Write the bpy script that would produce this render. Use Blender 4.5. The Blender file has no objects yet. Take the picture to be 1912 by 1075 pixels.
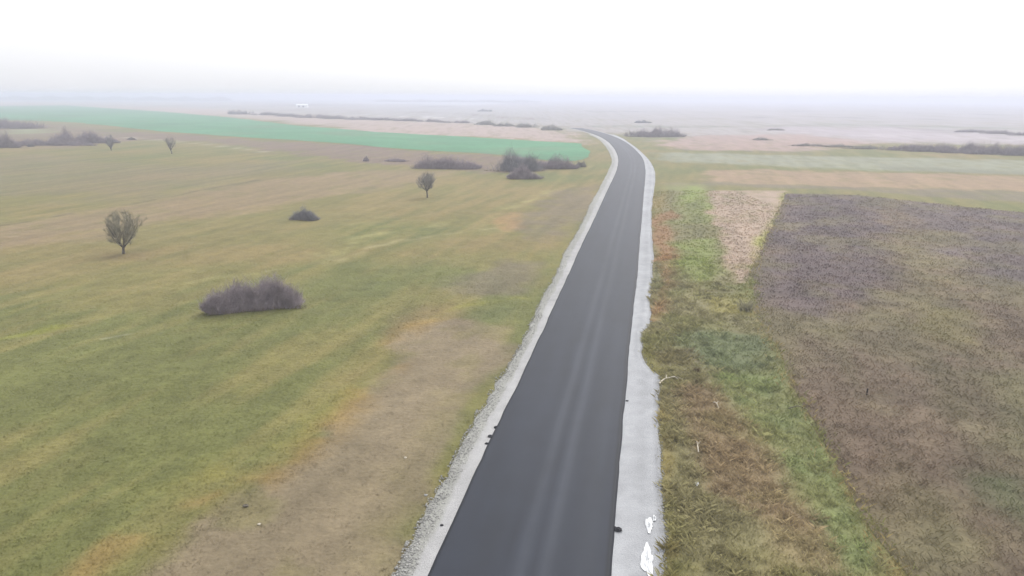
import bpy, math, random
import numpy as np
from mathutils import Matrix, Vector
from mathutils.geometry import delaunay_2d_cdt

random.seed(7)
RNG = np.random.default_rng(11)
S = bpy.context.scene
C = S.collection

# ------------------------------------------------------------------ camera
IW, IH = 1912.0, 1075.0            # size of the photograph the measurements were read from
F = 1365.0                         # focal length in its pixels
H = 16.0                           # drone height above the plain
PITCH = math.atan((537.5 - 180.0) / F)
ROLL = math.atan(10.0 / 1912.0)    # the horizon drops a little to the right
fwd = Vector((0, math.cos(PITCH), -math.sin(PITCH)))
up0 = Vector((0, math.sin(PITCH), math.cos(PITCH)))
rt0 = Vector((1, 0, 0))
rt = rt0 * math.cos(ROLL) + up0 * math.sin(ROLL)
up = up0 * math.cos(ROLL) - rt0 * math.sin(ROLL)
cam_d = bpy.data.cameras.new('camera')
cam = bpy.data.objects.new('camera', cam_d)
C.objects.link(cam)
M3 = Matrix((rt, up, -fwd)).transposed()
cam.matrix_world = Matrix.Translation((0, 0, H)) @ M3.to_4x4()
cam_d.sensor_width = 36.0
cam_d.lens = 36.0 * F / IW
cam_d.clip_start = 0.5
cam_d.clip_end = 40000.0
S.camera = cam

# ------------------------------------------------------------------ sky and light
SUN_EL, SUN_AZ = math.radians(42), math.radians(28)    # azimuth measured from straight ahead, left is negative
SKY_STRENGTH = 0.10
SUN_STRENGTH = 0.9
EXPOSURE = 1.42
w = bpy.data.worlds.new('World')
S.world = w
w.use_nodes = True
nt = w.node_tree
nt.nodes.clear()
out = nt.nodes.new('ShaderNodeOutputWorld')
bg = nt.nodes.new('ShaderNodeBackground')
sky = nt.nodes.new('ShaderNodeTexSky')
sky.sky_type = 'NISHITA'
sky.sun_disc = False
sky.sun_elevation = SUN_EL
sky.sun_rotation = SUN_AZ
sky.air_density = 1.0
sky.dust_density = 5.0
sky.ozone_density = 1.0
hs = nt.nodes.new('ShaderNodeHueSaturation')
hs.inputs['Saturation'].default_value = 0.12
mixs = nt.nodes.new('ShaderNodeMix')
mixs.data_type = 'RGBA'
mixs.inputs[0].default_value = 0.72
# the closed cloud deck: even and pale, with faint soft unevenness
tc = nt.nodes.new('ShaderNodeTexCoord')
nz = nt.nodes.new('ShaderNodeTexNoise')
nz.inputs['Scale'].default_value = 1.6
nz.inputs['Detail'].default_value = 3
rp = nt.nodes.new('ShaderNodeValToRGB')
rp.color_ramp.elements[0].position = 0.3
rp.color_ramp.elements[0].color = (8.4, 8.5, 8.95, 1)
rp.color_ramp.elements[1].position = 0.7
rp.color_ramp.elements[1].color = (9.6, 9.6, 9.7, 1)
# an overcast sky is brightest overhead and falls off towards the horizon
sx = nt.nodes.new('ShaderNodeSeparateXYZ')
zr = nt.nodes.new('ShaderNodeMapRange')
zr.inputs[1].default_value = 0.0; zr.inputs[2].default_value = 1.0
zr.inputs[3].default_value = 0.48; zr.inputs[4].default_value = 1.0
deck = nt.nodes.new('ShaderNodeVectorMath'); deck.operation = 'SCALE'
nt.links.new(tc.outputs['Generated'], sx.inputs[0])
nt.links.new(sx.outputs['Z'], zr.inputs[0])
nt.links.new(rp.outputs[0], deck.inputs[0]); nt.links.new(zr.outputs[0], deck.inputs['Scale'])
nt.links.new(tc.outputs['Generated'], nz.inputs['Vector'])
nt.links.new(nz.outputs['Fac'], rp.inputs['Fac'])
nt.links.new(sky.outputs[0], hs.inputs['Color'])
nt.links.new(hs.outputs[0], mixs.inputs[6])
nt.links.new(deck.outputs[0], mixs.inputs[7])
nt.links.new(mixs.outputs[2], bg.inputs['Color'])
bg.inputs['Strength'].default_value = SKY_STRENGTH
nt.links.new(bg.outputs[0], out.inputs['Surface'])

sd = bpy.data.lights.new('sun', 'SUN')
sd.energy = SUN_STRENGTH
sd.angle = math.radians(25)
sd.color = (1.0, 0.96, 0.9)
sun = bpy.data.objects.new('sun', sd)
C.objects.link(sun)
sdir = Vector((math.cos(SUN_EL) * math.sin(SUN_AZ), math.cos(SUN_EL) * math.cos(SUN_AZ), math.sin(SUN_EL)))
sun.rotation_euler = sdir.to_track_quat('Z', 'Y').to_euler()
sun.location = (0, 0, 60)

S.view_settings.view_transform = 'Standard'
S.view_settings.look = 'None'
S.view_settings.gamma = 1.0
S.view_settings.exposure = EXPOSURE
S.render.engine = 'CYCLES'
S.cycles.use_denoising = True
S.cycles.volume_bounces = 2
S.cycles.max_bounces = 6

# ------------------------------------------------------------------ helpers
def P(px, py, z=0.0):
    """a photo pixel -> the point of the plain (height z) it shows"""
    d = fwd + rt * ((px - IW / 2) / F) + up * ((IH / 2 - py) / F)
    t = (H - z) / -d.z
    return np.array([d.x * t, d.y * t])

def depth(px, py):
    p = P(px, py)
    return p[0] * fwd.x + p[1] * fwd.y - H * fwd.z

def PL(pts, z=0.0):
    return np.array([P(x, y, z) for x, y in pts])

def lin(c):
    c = np.asarray(c, float) / 255.0
    return np.where(c <= 0.04045, c / 12.92, ((c + 0.055) / 1.055) ** 2.4)

GAIN = 2.4
def alb(c):
    """colour as the photograph shows it close by -> base colour"""
    return lin(c) / GAIN

def _hash(ix, iy, seed):
    n = (ix.astype(np.int64) * 374761393 + iy.astype(np.int64) * 668265263 + seed * 974634777) & 0xFFFFFFFF
    n = ((n ^ (n >> 13)) * 1274126177) & 0xFFFFFFFF
    n = (n ^ (n >> 16)) & 0xFFFFFF
    return n / float(0xFFFFFF)

def vnoise(x, y, seed=0):
    ix, iy = np.floor(x), np.floor(y)
    fx, fy = x - ix, y - iy
    fx = fx * fx * fx * (fx * (fx * 6 - 15) + 10); fy = fy * fy * fy * (fy * (fy * 6 - 15) + 10)
    a = _hash(ix, iy, seed); b = _hash(ix + 1, iy, seed)
    c = _hash(ix, iy + 1, seed); d = _hash(ix + 1, iy + 1, seed)
    return (a + (b - a) * fx) * (1 - fy) + (c + (d - c) * fx) * fy

def fbm(x, y, seed=0, octv=4):
    s = 0.0; a = 0.5; tot = 0.0
    for o in range(octv):
        c, sn = math.cos(0.6 + o), math.sin(0.6 + o)
        s = s + a * vnoise(x * c - y * sn + 17.3 * o, x * sn + y * c - 9.1 * o, seed + o)
        tot += a; a *= 0.5; x = x * 2.03; y = y * 2.03
    return s / tot

def sdf_poly(x, y, poly):
    """signed distance to a closed polygon, negative inside"""
    d = np.full(x.shape, 1e18); inside = np.zeros(x.shape, bool)
    n = len(poly)
    for i in range(n):
        ax, ay = poly[i]; bx, by = poly[(i + 1) % n]
        ex, ey = bx - ax, by - ay
        wx, wy = x - ax, y - ay
        t = np.clip((wx * ex + wy * ey) / max(ex * ex + ey * ey, 1e-9), 0, 1)
        d = np.minimum(d, (wx - ex * t) ** 2 + (wy - ey * t) ** 2)
        if by != ay:
            cond = ((ay > y) != (by > y)) & (x < (bx - ax) * (y - ay) / (by - ay) + ax)
            inside ^= cond
    d = np.sqrt(d)
    return np.where(inside, -d, d)

def dist_line(x, y, pl):
    d = np.full(x.shape, 1e18)
    for i in range(len(pl) - 1):
        ax, ay = pl[i]; bx, by = pl[i + 1]
        ex, ey = bx - ax, by - ay
        wx, wy = x - ax, y - ay
        t = np.clip((wx * ex + wy * ey) / max(ex * ex + ey * ey, 1e-9), 0, 1)
        d = np.minimum(d, (wx - ex * t) ** 2 + (wy - ey * t) ** 2)
    return np.sqrt(d)

def smooth(e0, e1, x):
    t = np.clip((x - e0) / (e1 - e0), 0, 1)
    return t * t * (3 - 2 * t)

# ------------------------------------------------------------------ materials
def mat_attr(name, fine=(0.25, 1.5), amp=0.35, rough=0.95, spec=0.15, bump=0.0, bscale=6.0, translucent=0.0):
    """base colour from the mesh's own colour attribute, broken up by fine procedural noise"""
    m = bpy.data.materials.new(name)
    m.use_nodes = True
    t = m.node_tree; N = t.nodes; L = t.links
    b = N['Principled BSDF']
    at = N.new('ShaderNodeAttribute'); at.attribute_name = 'Col'
    geo = N.new('ShaderNodeNewGeometry')
    prev = at.outputs['Color']
    for k, sc in enumerate(fine):
        n = N.new('ShaderNodeTexNoise')
        n.inputs['Scale'].default_value = sc
        n.inputs['Detail'].default_value = 5
        n.inputs['Roughness'].default_value = 0.65
        L.new(geo.outputs['Position'], n.inputs['Vector'])
        mr = N.new('ShaderNodeMapRange')
        mr.inputs[1].default_value = 0.25; mr.inputs[2].default_value = 0.75
        mr.inputs[3].default_value = 1 - amp; mr.inputs[4].default_value = 1 + amp
        L.new(n.outputs['Fac'], mr.inputs[0])
        mx = N.new('ShaderNodeVectorMath'); mx.operation = 'SCALE'
        L.new(prev, mx.inputs[0]); L.new(mr.outputs[0], mx.inputs['Scale'])
        prev = mx.outputs[0]
    L.new(prev, b.inputs['Base Color'])
    b.inputs['Roughness'].default_value = rough
    b.inputs['Specular IOR Level'].default_value = spec
    if translucent:
        # thin leaves pass light on: shade them half like the turf they belong to
        vm = N.new('ShaderNodeVectorMath'); vm.operation = 'MULTIPLY_ADD'
        vm.inputs[1].default_value = (.35, .35, .35); vm.inputs[2].default_value = (0, 0, .8)
        vn = N.new('ShaderNodeVectorMath'); vn.operation = 'NORMALIZE'
        L.new(geo.outputs['Normal'], vm.inputs[0]); L.new(vm.outputs[0], vn.inputs[0]); L.new(vn.outputs[0], b.inputs['Normal'])
        tr = N.new('ShaderNodeBsdfTranslucent'); ms = N.new('ShaderNodeMixShader'); ms.inputs[0].default_value = translucent
        L.new(prev, tr.inputs['Color']); L.new(b.outputs[0], ms.inputs[1]); L.new(tr.outputs[0], ms.inputs[2])
        L.new(ms.outputs[0], N['Material Output'].inputs['Surface'])
    if bump:
        n = N.new('ShaderNodeTexNoise'); n.inputs['Scale'].default_value = bscale; n.inputs['Detail'].default_value = 6
        L.new(geo.outputs['Position'], n.inputs['Vector'])
        bp = N.new('ShaderNodeBump'); bp.inputs['Strength'].default_value = bump; bp.inputs['Distance'].default_value = 0.15
        L.new(n.outputs['Fac'], bp.inputs['Height']); L.new(bp.outputs[0], b.inputs['Normal'])
    return m

def mat_plain(name, col, rough=0.9, spec=0.2, var=0.25, scale=3.0):
    m = bpy.data.materials.new(name)
    m.use_nodes = True
    t = m.node_tree; N = t.nodes; L = t.links
    b = N['Principled BSDF']
    geo = N.new('ShaderNodeNewGeometry')
    n = N.new('ShaderNodeTexNoise'); n.inputs['Scale'].default_value = scale; n.inputs['Detail'].default_value = 5
    L.new(geo.outputs['Position'], n.inputs['Vector'])
    r = N.new('ShaderNodeValToRGB')
    c = np.array(col)
    r.color_ramp.elements[0].position = 0.3; r.color_ramp.elements[0].color = (*(c * (1 - var)), 1)
    r.color_ramp.elements[1].position = 0.7; r.color_ramp.elements[1].color = (*(c * (1 + var)), 1)
    L.new(n.outputs['Fac'], r.inputs['Fac'])
    L.new(r.outputs[0], b.inputs['Base Color'])
    b.inputs['Roughness'].default_value = rough
    b.inputs['Specular IOR Level'].default_value = spec
    return m

MAT = {
    'ground': mat_attr('grassland', fine=(0.9, 5.0), amp=0.17, bump=0.5, bscale=4.0),
    'field': mat_attr('field_soil', fine=(0.7, 3.5), amp=0.25, bump=0.5, bscale=3.0),
    'farfield': mat_attr('far_field', fine=(0.05, 0.4), amp=0.14),
    'grass': mat_attr('grass_blades', fine=(3.0,), amp=0.15, rough=0.8, spec=0.1, translucent=0.25),
    'asphalt': mat_attr('asphalt', fine=(0.6, 30.0), amp=0.10, rough=0.68, spec=0.2, bump=0.12, bscale=60.0),
    'gravel': mat_attr('crushed_limestone', fine=(1.2, 14.0), amp=0.13, rough=0.95, spec=0.15, bump=0.5, bscale=22.0),
    'stone': mat_plain('limestone_chips', (0.30, 0.30, 0.29), scale=9),
    'bark': mat_plain('grey_bark', (0.11, 0.096, 0.076), scale=6),
    'twig_olive': mat_plain('olive_twigs', (0.30, 0.28, 0.21), scale=2),
    'twig_mauve': mat_plain('mauve_twigs', (0.33, 0.285, 0.30), scale=1.2),
    'twig_dark': mat_plain('dark_twigs', (0.27, 0.265, 0.275), scale=0.8),
    'twig_grey': mat_plain('grey_twigs', (0.30, 0.285, 0.255), scale=1.0),
    'reed': mat_plain('dry_stems', (0.20, 0.165, 0.11), scale=2),
    'bleached': mat_plain('bleached_wood', (0.40, 0.36, 0.29), scale=8),
    'plastic': mat_plain('white_plastic', (0.43, 0.44, 0.45), rough=0.35, spec=0.5, var=0.05, scale=5),
    'lump': mat_plain('asphalt_lump', (0.022, 0.022, 0.025), scale=12),
    'whitewash': mat_plain('whitewashed_wall', (0.75, 0.75, 0.74), var=0.06),
    'sheet_roof': mat_plain('pale_sheet_roof', (0.70, 0.71, 0.73), var=0.06, rough=0.5),
    'door_dark': mat_plain('dark_door', (0.10, 0.10, 0.11)),
    'post': mat_plain('dark_wood', (0.03, 0.026, 0.022)),
}

def mesh_obj(name, V, faces, mat, col=None, parent=None, smoothf=False):
    me = bpy.data.meshes.new(name)
    V = np.asarray(V, dtype=np.float32).reshape(-1, 3)
    if isinstance(faces, np.ndarray):
        nf, k = faces.shape
        me.vertices.add(len(V)); me.vertices.foreach_set('co', V.ravel())
        me.loops.add(nf * k); me.loops.foreach_set('vertex_index', faces.astype(np.int32).ravel())
        me.polygons.add(nf); me.polygons.foreach_set('loop_start', np.arange(0, nf * k, k, dtype=np.int32))
        me.update(calc_edges=True)
        me.validate()
    else:
        me.from_pydata([tuple(v) for v in V], [], faces)
        me.update()
    if smoothf:
        me.polygons.foreach_set('use_smooth', np.ones(len(me.polygons), bool))
    if col is not None:
        a = me.color_attributes.new('Col', 'FLOAT_COLOR', 'POINT')
        cc = np.ones((len(V), 4), np.float32); cc[:, :3] = np.clip(col, 0, 1)
        a.data.foreach_set('color', cc.ravel())
    me.materials.append(mat)
    o = bpy.data.objects.new(name, me)
    C.objects.link(o)
    if parent is not None:
        o.parent = parent
    return o

def tag(o, label=None, cat=None, group=None, kind=None):
    if label: o['label'] = label
    if cat: o['category'] = cat
    if group: o['group'] = group
    if kind: o['kind'] = kind
    return o

def thing(name, loc, label, cat, group=None):
    o = bpy.data.objects.new(name, None)
    o.empty_display_size = 0.3
    C.objects.link(o)
    o.location = loc
    return tag(o, label, cat, group)

# ------------------------------------------------------------------ traced lines of the road (photo pixels)
ZR, ZS = 0.15, 0.06
ROAD_L = [(770,1140),(800.6,1073),(840.7,986),(886,885),(929.6,791),(952,745),(976,700),(995,656),(1014,617),(1034,572.5),(1051,535),(1065,505),(1077.6,476.5),(1091,447),(1106,417),(1121,384),(1135.5,353),(1143,337),(1151,320),(1154,308.5),(1154.6,298),(1152,289),(1146,278.6),(1139,270),(1130,262),(1119,257),(1110,252.5),(1096,249),(1082,245),(1066,241.5),(1048,238)]
ROAD_R = [(1134,1140),(1137,1075),(1144,986),(1153,895),(1160,805),(1168.5,717),(1174,649),(1179.5,593),(1185,546.5),(1190,505),(1195,436),(1199,395),(1202,355),(1204,337),(1205,320),(1204,310),(1201.5,297),(1195,286),(1186,276),(1177,269),(1164,260),(1152,254),(1140,249),(1128.5,245),(1110,240.5),(1085,236.5)]
SH_L = [(700,1140),(734,1073),(764,1010),(790,965),(821.5,913),(841,871),(868.5,818.6),(896.5,770),(922.6,724),(938,702),(960,667),(978.6,634),(990,608),(1004.6,574),(1014,554),(1029,530),(1041,506),(1052,478),(1063,456),(1077.6,433),(1092.5,405),(1103,380),(1117,356),(1123,344),(1131,329),(1139,311),(1143,301),(1140,289),(1132.5,275),(1123,264),(1114,257),(1102.5,252),(1080,245.5),(1064,242),(1046,238.5)]
SH_R = [(1240,1140),(1236.6,1073),(1238.6,998),(1232.6,907),(1232.6,847.6),(1227.5,780),(1229,726),(1230,699),(1221,690),(1211.6,680),(1202,669),(1196.6,661),(1200,648.6),(1196,623),(1210,612),(1214,598),(1215.6,584),(1212.5,566),(1214,531.6),(1218.6,518),(1218,499),(1220,479.5),(1217,439),(1216,409.5),(1217.5,380),(1220.5,356),(1223,334.6),(1222,319),(1218,308.5),(1210.6,297),(1200,286),(1189,276),(1179,269),(1166,260),(1154,254),(1142,249),(1131,244.8),(1112,240.2),(1087,236.2)]

def resample(pl, step_fn):
    """points along a polyline; the step grows with distance"""
    pl = np.asarray(pl)
    seg = np.linalg.norm(np.diff(pl, axis=0), axis=1)
    cum = np.concatenate([[0], np.cumsum(seg)])
    s = 0.0; outp = []
    while s < cum[-1]:
        i = min(np.searchsorted(cum, s, side='right') - 1, len(seg) - 1)
        t = (s - cum[i]) / max(seg[i], 1e-9)
        p = pl[i] * (1 - t) + pl[i + 1] * t
        outp.append(p); s += step_fn(p)
    outp.append(pl[-1])
    return np.array(outp)

def catmull(pl, n=6):
    pl = np.asarray(pl); r = []
    for i in range(len(pl) - 1):
        p0 = pl[max(i - 1, 0)]; p1 = pl[i]; p2 = pl[i + 1]; p3 = pl[min(i + 2, len(pl) - 1)]
        for k in range(n):
            t = k / n
            r.append(0.5 * ((2 * p1) + (-p0 + p2) * t + (2 * p0 - 5 * p1 + 4 * p2 - p3) * t * t + (-p0 + 3 * p1 - 3 * p2 + p3) * t ** 3))
    r.append(pl[-1])
    return np.array(r)

def arc_param(pl):
    s = np.concatenate([[0], np.cumsum(np.linalg.norm(np.diff(pl, axis=0), axis=1))])
    return s / s[-1]

def at_param(pl, t):
    s = arc_param(pl)
    return np.stack([np.interp(t, s, pl[:, 0]), np.interp(t, s, pl[:, 1])], 1)

wL = catmull(PL(ROAD_L, ZR)); wR = catmull(PL(ROAD_R, ZR))
# pair the two edges: for each left point the nearest point of the right edge (monotone), then even the width out
def pair(A, B):
    s = arc_param(B); last = 0.0; r = []
    fine = np.linspace(0, 1, 3000); Bf = at_param(B, fine)
    for a in A:
        d = np.linalg.norm(Bf - a, axis=1) + np.where(fine < last - 1e-9, 1e6, 0)
        k = int(np.argmin(d)); last = fine[k]; r.append(last)
    return np.array(r)
stepf = lambda p: 0.5 + 0.012 * p[1]
Lr = resample(wL, stepf)
Rr = at_param(wR, pair(Lr, wR))
mid = (Lr + Rr) / 2
wid = np.linalg.norm(Rr - Lr, axis=1)
print('road width', [round(float(v), 2) for v in wid[::12]], 'W median', np.median(wid))
Wm = float(np.median(wid[mid[:, 1] < 150]))
# far away the tracing is too coarse for the width: keep the centre line, hold the width
ker = np.ones(9) / 9
mp = np.pad(mid, ((4, 4), (0, 0)), mode='edge')
mids = np.stack([np.convolve(mp[:, k], ker, 'valid') for k in (0, 1)], 1)
far = smooth(150, 260, mid[:, 1])[:, None]
mid = mid * (1 - far) + mids * far
tan = np.gradient(mid, axis=0); tan /= np.linalg.norm(tan, axis=1)[:, None]
nor = np.stack([tan[:, 1], -tan[:, 0]], 1)
hw = (wid / 2) * (1 - far[:, 0]) + (Wm / 2) * far[:, 0]
hw = np.convolve(np.pad(hw, 6, mode='edge'), np.ones(13) / 13, 'valid')
EL = mid - nor * hw[:, None]; ER = mid + nor * hw[:, None]
CORR = mid[::4]

shLw = catmull(PL(SH_L, ZS), 3); shRw = catmull(PL(SH_R, ZS), 3)

# ------------------------------------------------------------------ colours of the land
def poly(*pts): return PL(pts)
mow_a = P(0, 421); mow_b = P(480, 336)
md = (mow_b - mow_a) / np.linalg.norm(mow_b - mow_a)

# (outline or line in photo pixels, colour as seen close by, edge softness in m, warp in m, opacity, line width or None)
PATCH = []
def area(col, pts, soft=1.5, warp=1.5, op=1.0): PATCH.append((poly(*pts), alb(col), soft, warp, op, None))
def line(col, pts, width, soft=0.8, warp=0.6, op=0.8): PATCH.append((poly(*pts), alb(col), soft, warp, op, width))

BASE = alb((150, 143, 88))
# --- far plain, left to right
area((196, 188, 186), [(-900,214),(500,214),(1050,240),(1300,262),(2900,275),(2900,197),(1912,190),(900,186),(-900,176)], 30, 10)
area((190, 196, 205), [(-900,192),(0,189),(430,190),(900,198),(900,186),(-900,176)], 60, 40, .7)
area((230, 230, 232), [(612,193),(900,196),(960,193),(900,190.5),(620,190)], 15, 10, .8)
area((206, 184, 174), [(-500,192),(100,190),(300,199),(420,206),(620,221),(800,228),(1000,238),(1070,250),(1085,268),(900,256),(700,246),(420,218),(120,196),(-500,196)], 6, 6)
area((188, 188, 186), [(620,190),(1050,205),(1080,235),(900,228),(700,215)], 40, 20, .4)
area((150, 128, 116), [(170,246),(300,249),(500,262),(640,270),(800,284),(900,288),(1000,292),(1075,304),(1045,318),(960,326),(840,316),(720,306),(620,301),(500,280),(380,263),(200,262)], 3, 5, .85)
area((150, 128, 116), [(-300,232),(0,226),(180,240),(220,262),(120,276),(0,276),(-300,276)], 5, 5, .7)
area((165, 175, 130), [(5,243),(60,240),(110,246),(30,251)], 3, 3, .8)
line((205, 200, 170), [(205,254),(300,262),(400,271),(490,283)], 3.0, 1.5, 1.0, .8)
line((112, 112, 84), [(330,285),(400,283),(440,283),(490,286)], 2.0, 1.0, 1.0, .7)
area((152, 138, 112), [(-300,300),(100,290),(260,310),(560,300),(520,325),(430,345),(200,378),(100,362),(-300,380)], 8, 6, .55)
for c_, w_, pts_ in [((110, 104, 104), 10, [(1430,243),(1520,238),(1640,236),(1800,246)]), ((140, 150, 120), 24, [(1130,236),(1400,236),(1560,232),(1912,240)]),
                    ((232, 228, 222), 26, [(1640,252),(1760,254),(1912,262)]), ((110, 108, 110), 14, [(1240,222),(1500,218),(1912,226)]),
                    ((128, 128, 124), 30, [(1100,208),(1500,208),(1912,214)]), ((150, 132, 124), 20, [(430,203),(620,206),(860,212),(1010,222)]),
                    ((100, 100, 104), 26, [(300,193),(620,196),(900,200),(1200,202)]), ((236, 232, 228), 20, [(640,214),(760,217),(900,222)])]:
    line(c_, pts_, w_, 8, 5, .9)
# --- the meadow
area((170, 148, 116), [(-300,480),(0,421),(200,389),(480,336),(700,316),(840,318),(770,345),(600,366),(480,394),(330,416),(200,442),(60,462),(0,470),(-300,520)], 3, 2.5, .8)
line((108, 104, 70), [(-60,432),(0,421),(180,392),(330,364),(480,336)], 0.7, .5, .5, .75)
area((160, 146, 96), [(0,470),(330,420),(520,400),(600,380),(760,360),(800,380),(640,420),(480,450),(300,500),(0,540)], 4, 3, .5)
area((150, 128, 90), [(190,470),(240,474),(330,462),(300,488),(200,486)], 1.5, 1, .5)
line((185, 178, 118), [(600,467),(700,441),(800,424),(900,400),(1000,372),(1065,345)], 1.6, 1.2, 1.6, .7)
line((190, 180, 130), [(620,484),(760,448),(850,436),(960,420)], 1.0, .8, 1.2, .6)
line((172, 166, 110), [(350,530),(440,515),(560,500),(640,468)], 0.9, .7, .8, .6)
line((168, 164, 80), [(800,600),(880,572),(960,558),(1000,562)], 0.7, .6, .8, .6)
line((166, 168, 72), [(-20,640),(60,620),(110,604)], 0.7, .6, .6, .7)
line((190, 188, 150), [(193,632),(240,624)], 0.35, .2, .2, .7)
area((138, 128, 106), [(836,552),(860,515),(930,484),(1012,488),(1015,548),(960,556),(880,558)], 1.5, 1.5, .75)
area((148, 134, 110), [(980,402),(1010,376),(1060,352),(1118,345),(1095,400),(1068,436),(1040,452),(978,444)], 1.5, 1.5, .8)
area((196, 158, 112), [(925,410),(975,394),(990,425),(945,432)], .8, 1.0, .6)
area((158, 136, 98), [(735,605),(790,570),(850,575),(905,600),(860,645),(780,655),(715,645)], 1.2, 1.2, .6)
area((120, 128, 84), [(870,600),(930,570),(985,575),(960,610),(900,620)], .8, .8, .5)
area((122, 130, 80), [(620,560),(700,520),(760,525),(700,570)], 1.2, 1.2, .4)
# the worn brown strip beside the road and its rusty rim
line((162, 154, 84), [(330,905),(460,868),(560,825),(640,725)], 2.2, 1.2, 1.2, .7)
area((163, 147, 120), [(250,1150),(330,1078),(395,988),(482,915),(590,864),(625,795),(672,725),(735,650),(800,610),(860,600),(975,610),(935,690),(900,760),(840,860),(780,960),(700,1150)], .6, .9, .95)
line((176, 148, 92), [(170,1110),(300,992),(400,944),(500,908),(585,860),(645,775),(690,695),(745,645),(810,606)], 1.8, 1.2, 1.2, .8)
line((132, 134, 82), [(690,1110),(760,990),(815,905),(890,765),(960,655),(1000,560),(1035,500)], 1.0, .8, .6, .75)
line((150, 142, 90), [(640,1110),(720,960),(790,840),(860,740)], 1.6, 1.2, 1.0, .4)
# --- right of the road
area((170, 172, 146), [(1230,284),(1500,290),(1912,300),(2900,330),(2900,352),(1912,326),(1500,313),(1240,300)], 4, 3)
area((190, 162, 132), [(1295,334),(1340,318),(1500,318),(1912,331),(2900,372),(2900,395),(1912,358),(1500,346),(1310,341)], 2.5, 3, .9)
area((140, 140, 118), [(1640,312),(1740,313),(1912,321),(1912,327),(1700,320)], 3, 2, .6)
area((200, 172, 162), [(1238,268),(1262,255),(1500,250),(1640,266),(1500,282),(1250,279)], 4, 4, .9)
line((128, 120, 104), [(1235,279),(1330,280),(1440,283),(1560,291)], 3, 2, 2, .7)
area((210, 196, 204), [(1440,240),(1620,235),(1912,255),(2900,290),(2900,310),(1912,272),(1650,268)], 10, 8, .7)
area((150, 138, 118), [(1240,345),(1330,346),(1460,350),(1600,355),(1912,380),(2400,420),(2400,405),(1912,358),(1500,346),(1310,340)], 1.5, 1.5, .8)
area((158, 150, 112), [(1218,420),(1260,340),(1330,345),(1345,480),(1410,560),(1500,770),(1700,1085),(1560,1150),(1230,1150),(1222,700),(1196,640)], 1.5, 1.0, .9)
area((182, 138, 100), [(1219,400),(1258,392),(1262,470),(1250,560),(1242,600),(1220,605),(1224,500)], .8, .8, .75)
area((160, 178, 92), [(1270,350),(1322,345),(1332,392),(1318,420),(1275,418)], 2, 1.5, .75)
area((135, 134, 92), [(1272,385),(1310,375),(1322,430),(1280,440)], 1.5, 1.2, .8)
area((160, 180, 90), [(1264,450),(1325,440),(1335,505),(1290,525),(1262,490)], 1.2, 1.0, .6)
area((130, 142, 104), [(1220,490),(1244,490),(1240,560),(1218,580)], .5, .5, .7)
area((204, 180, 160), [(1328,356),(1468,356),(1440,430),(1406,502),(1372,524),(1348,490),(1332,420)], .7, 1.0, .95)
area((186, 176, 112), [(1320,560),(1400,548),(1405,585),(1330,588)], .6, .6, .7)
line((190, 186, 110), [(1468,362),(1440,425),(1412,480)], 1.4, .8, .6, .8)
area((124, 140, 102), [(1255,640),(1330,620),(1410,625),(1440,670),(1350,690),(1290,680)], .7, .7, .7)
area((142, 130, 100), [(1205,655),(1290,652),(1300,680),(1240,690)], .4, .3, .8)
area((142, 154, 100), [(1318,695),(1440,680),(1500,775),(1560,880),(1640,1025),(1610,1150),(1540,1010),(1470,890),(1410,800)], .5, .5, .85)
area((166, 142, 112), [(1290,730),(1350,735),(1410,810),(1470,900),(1530,1000),(1470,1010),(1330,930),(1290,830)], .7, .7, .75)
area((184, 164, 124), [(1400,970),(1500,985),(1590,1090),(1420,1090)], .5, .6, .6)
line((168, 148, 92), [(1245,1110),(1246,990),(1240,900),(1240,800),(1238,730)], .5, .35, .3, .6)
line((178, 158, 108), [(1705,1110),(1640,1005),(1580,900),(1510,775),(1460,670)], .45, .35, .25, .8)

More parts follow.
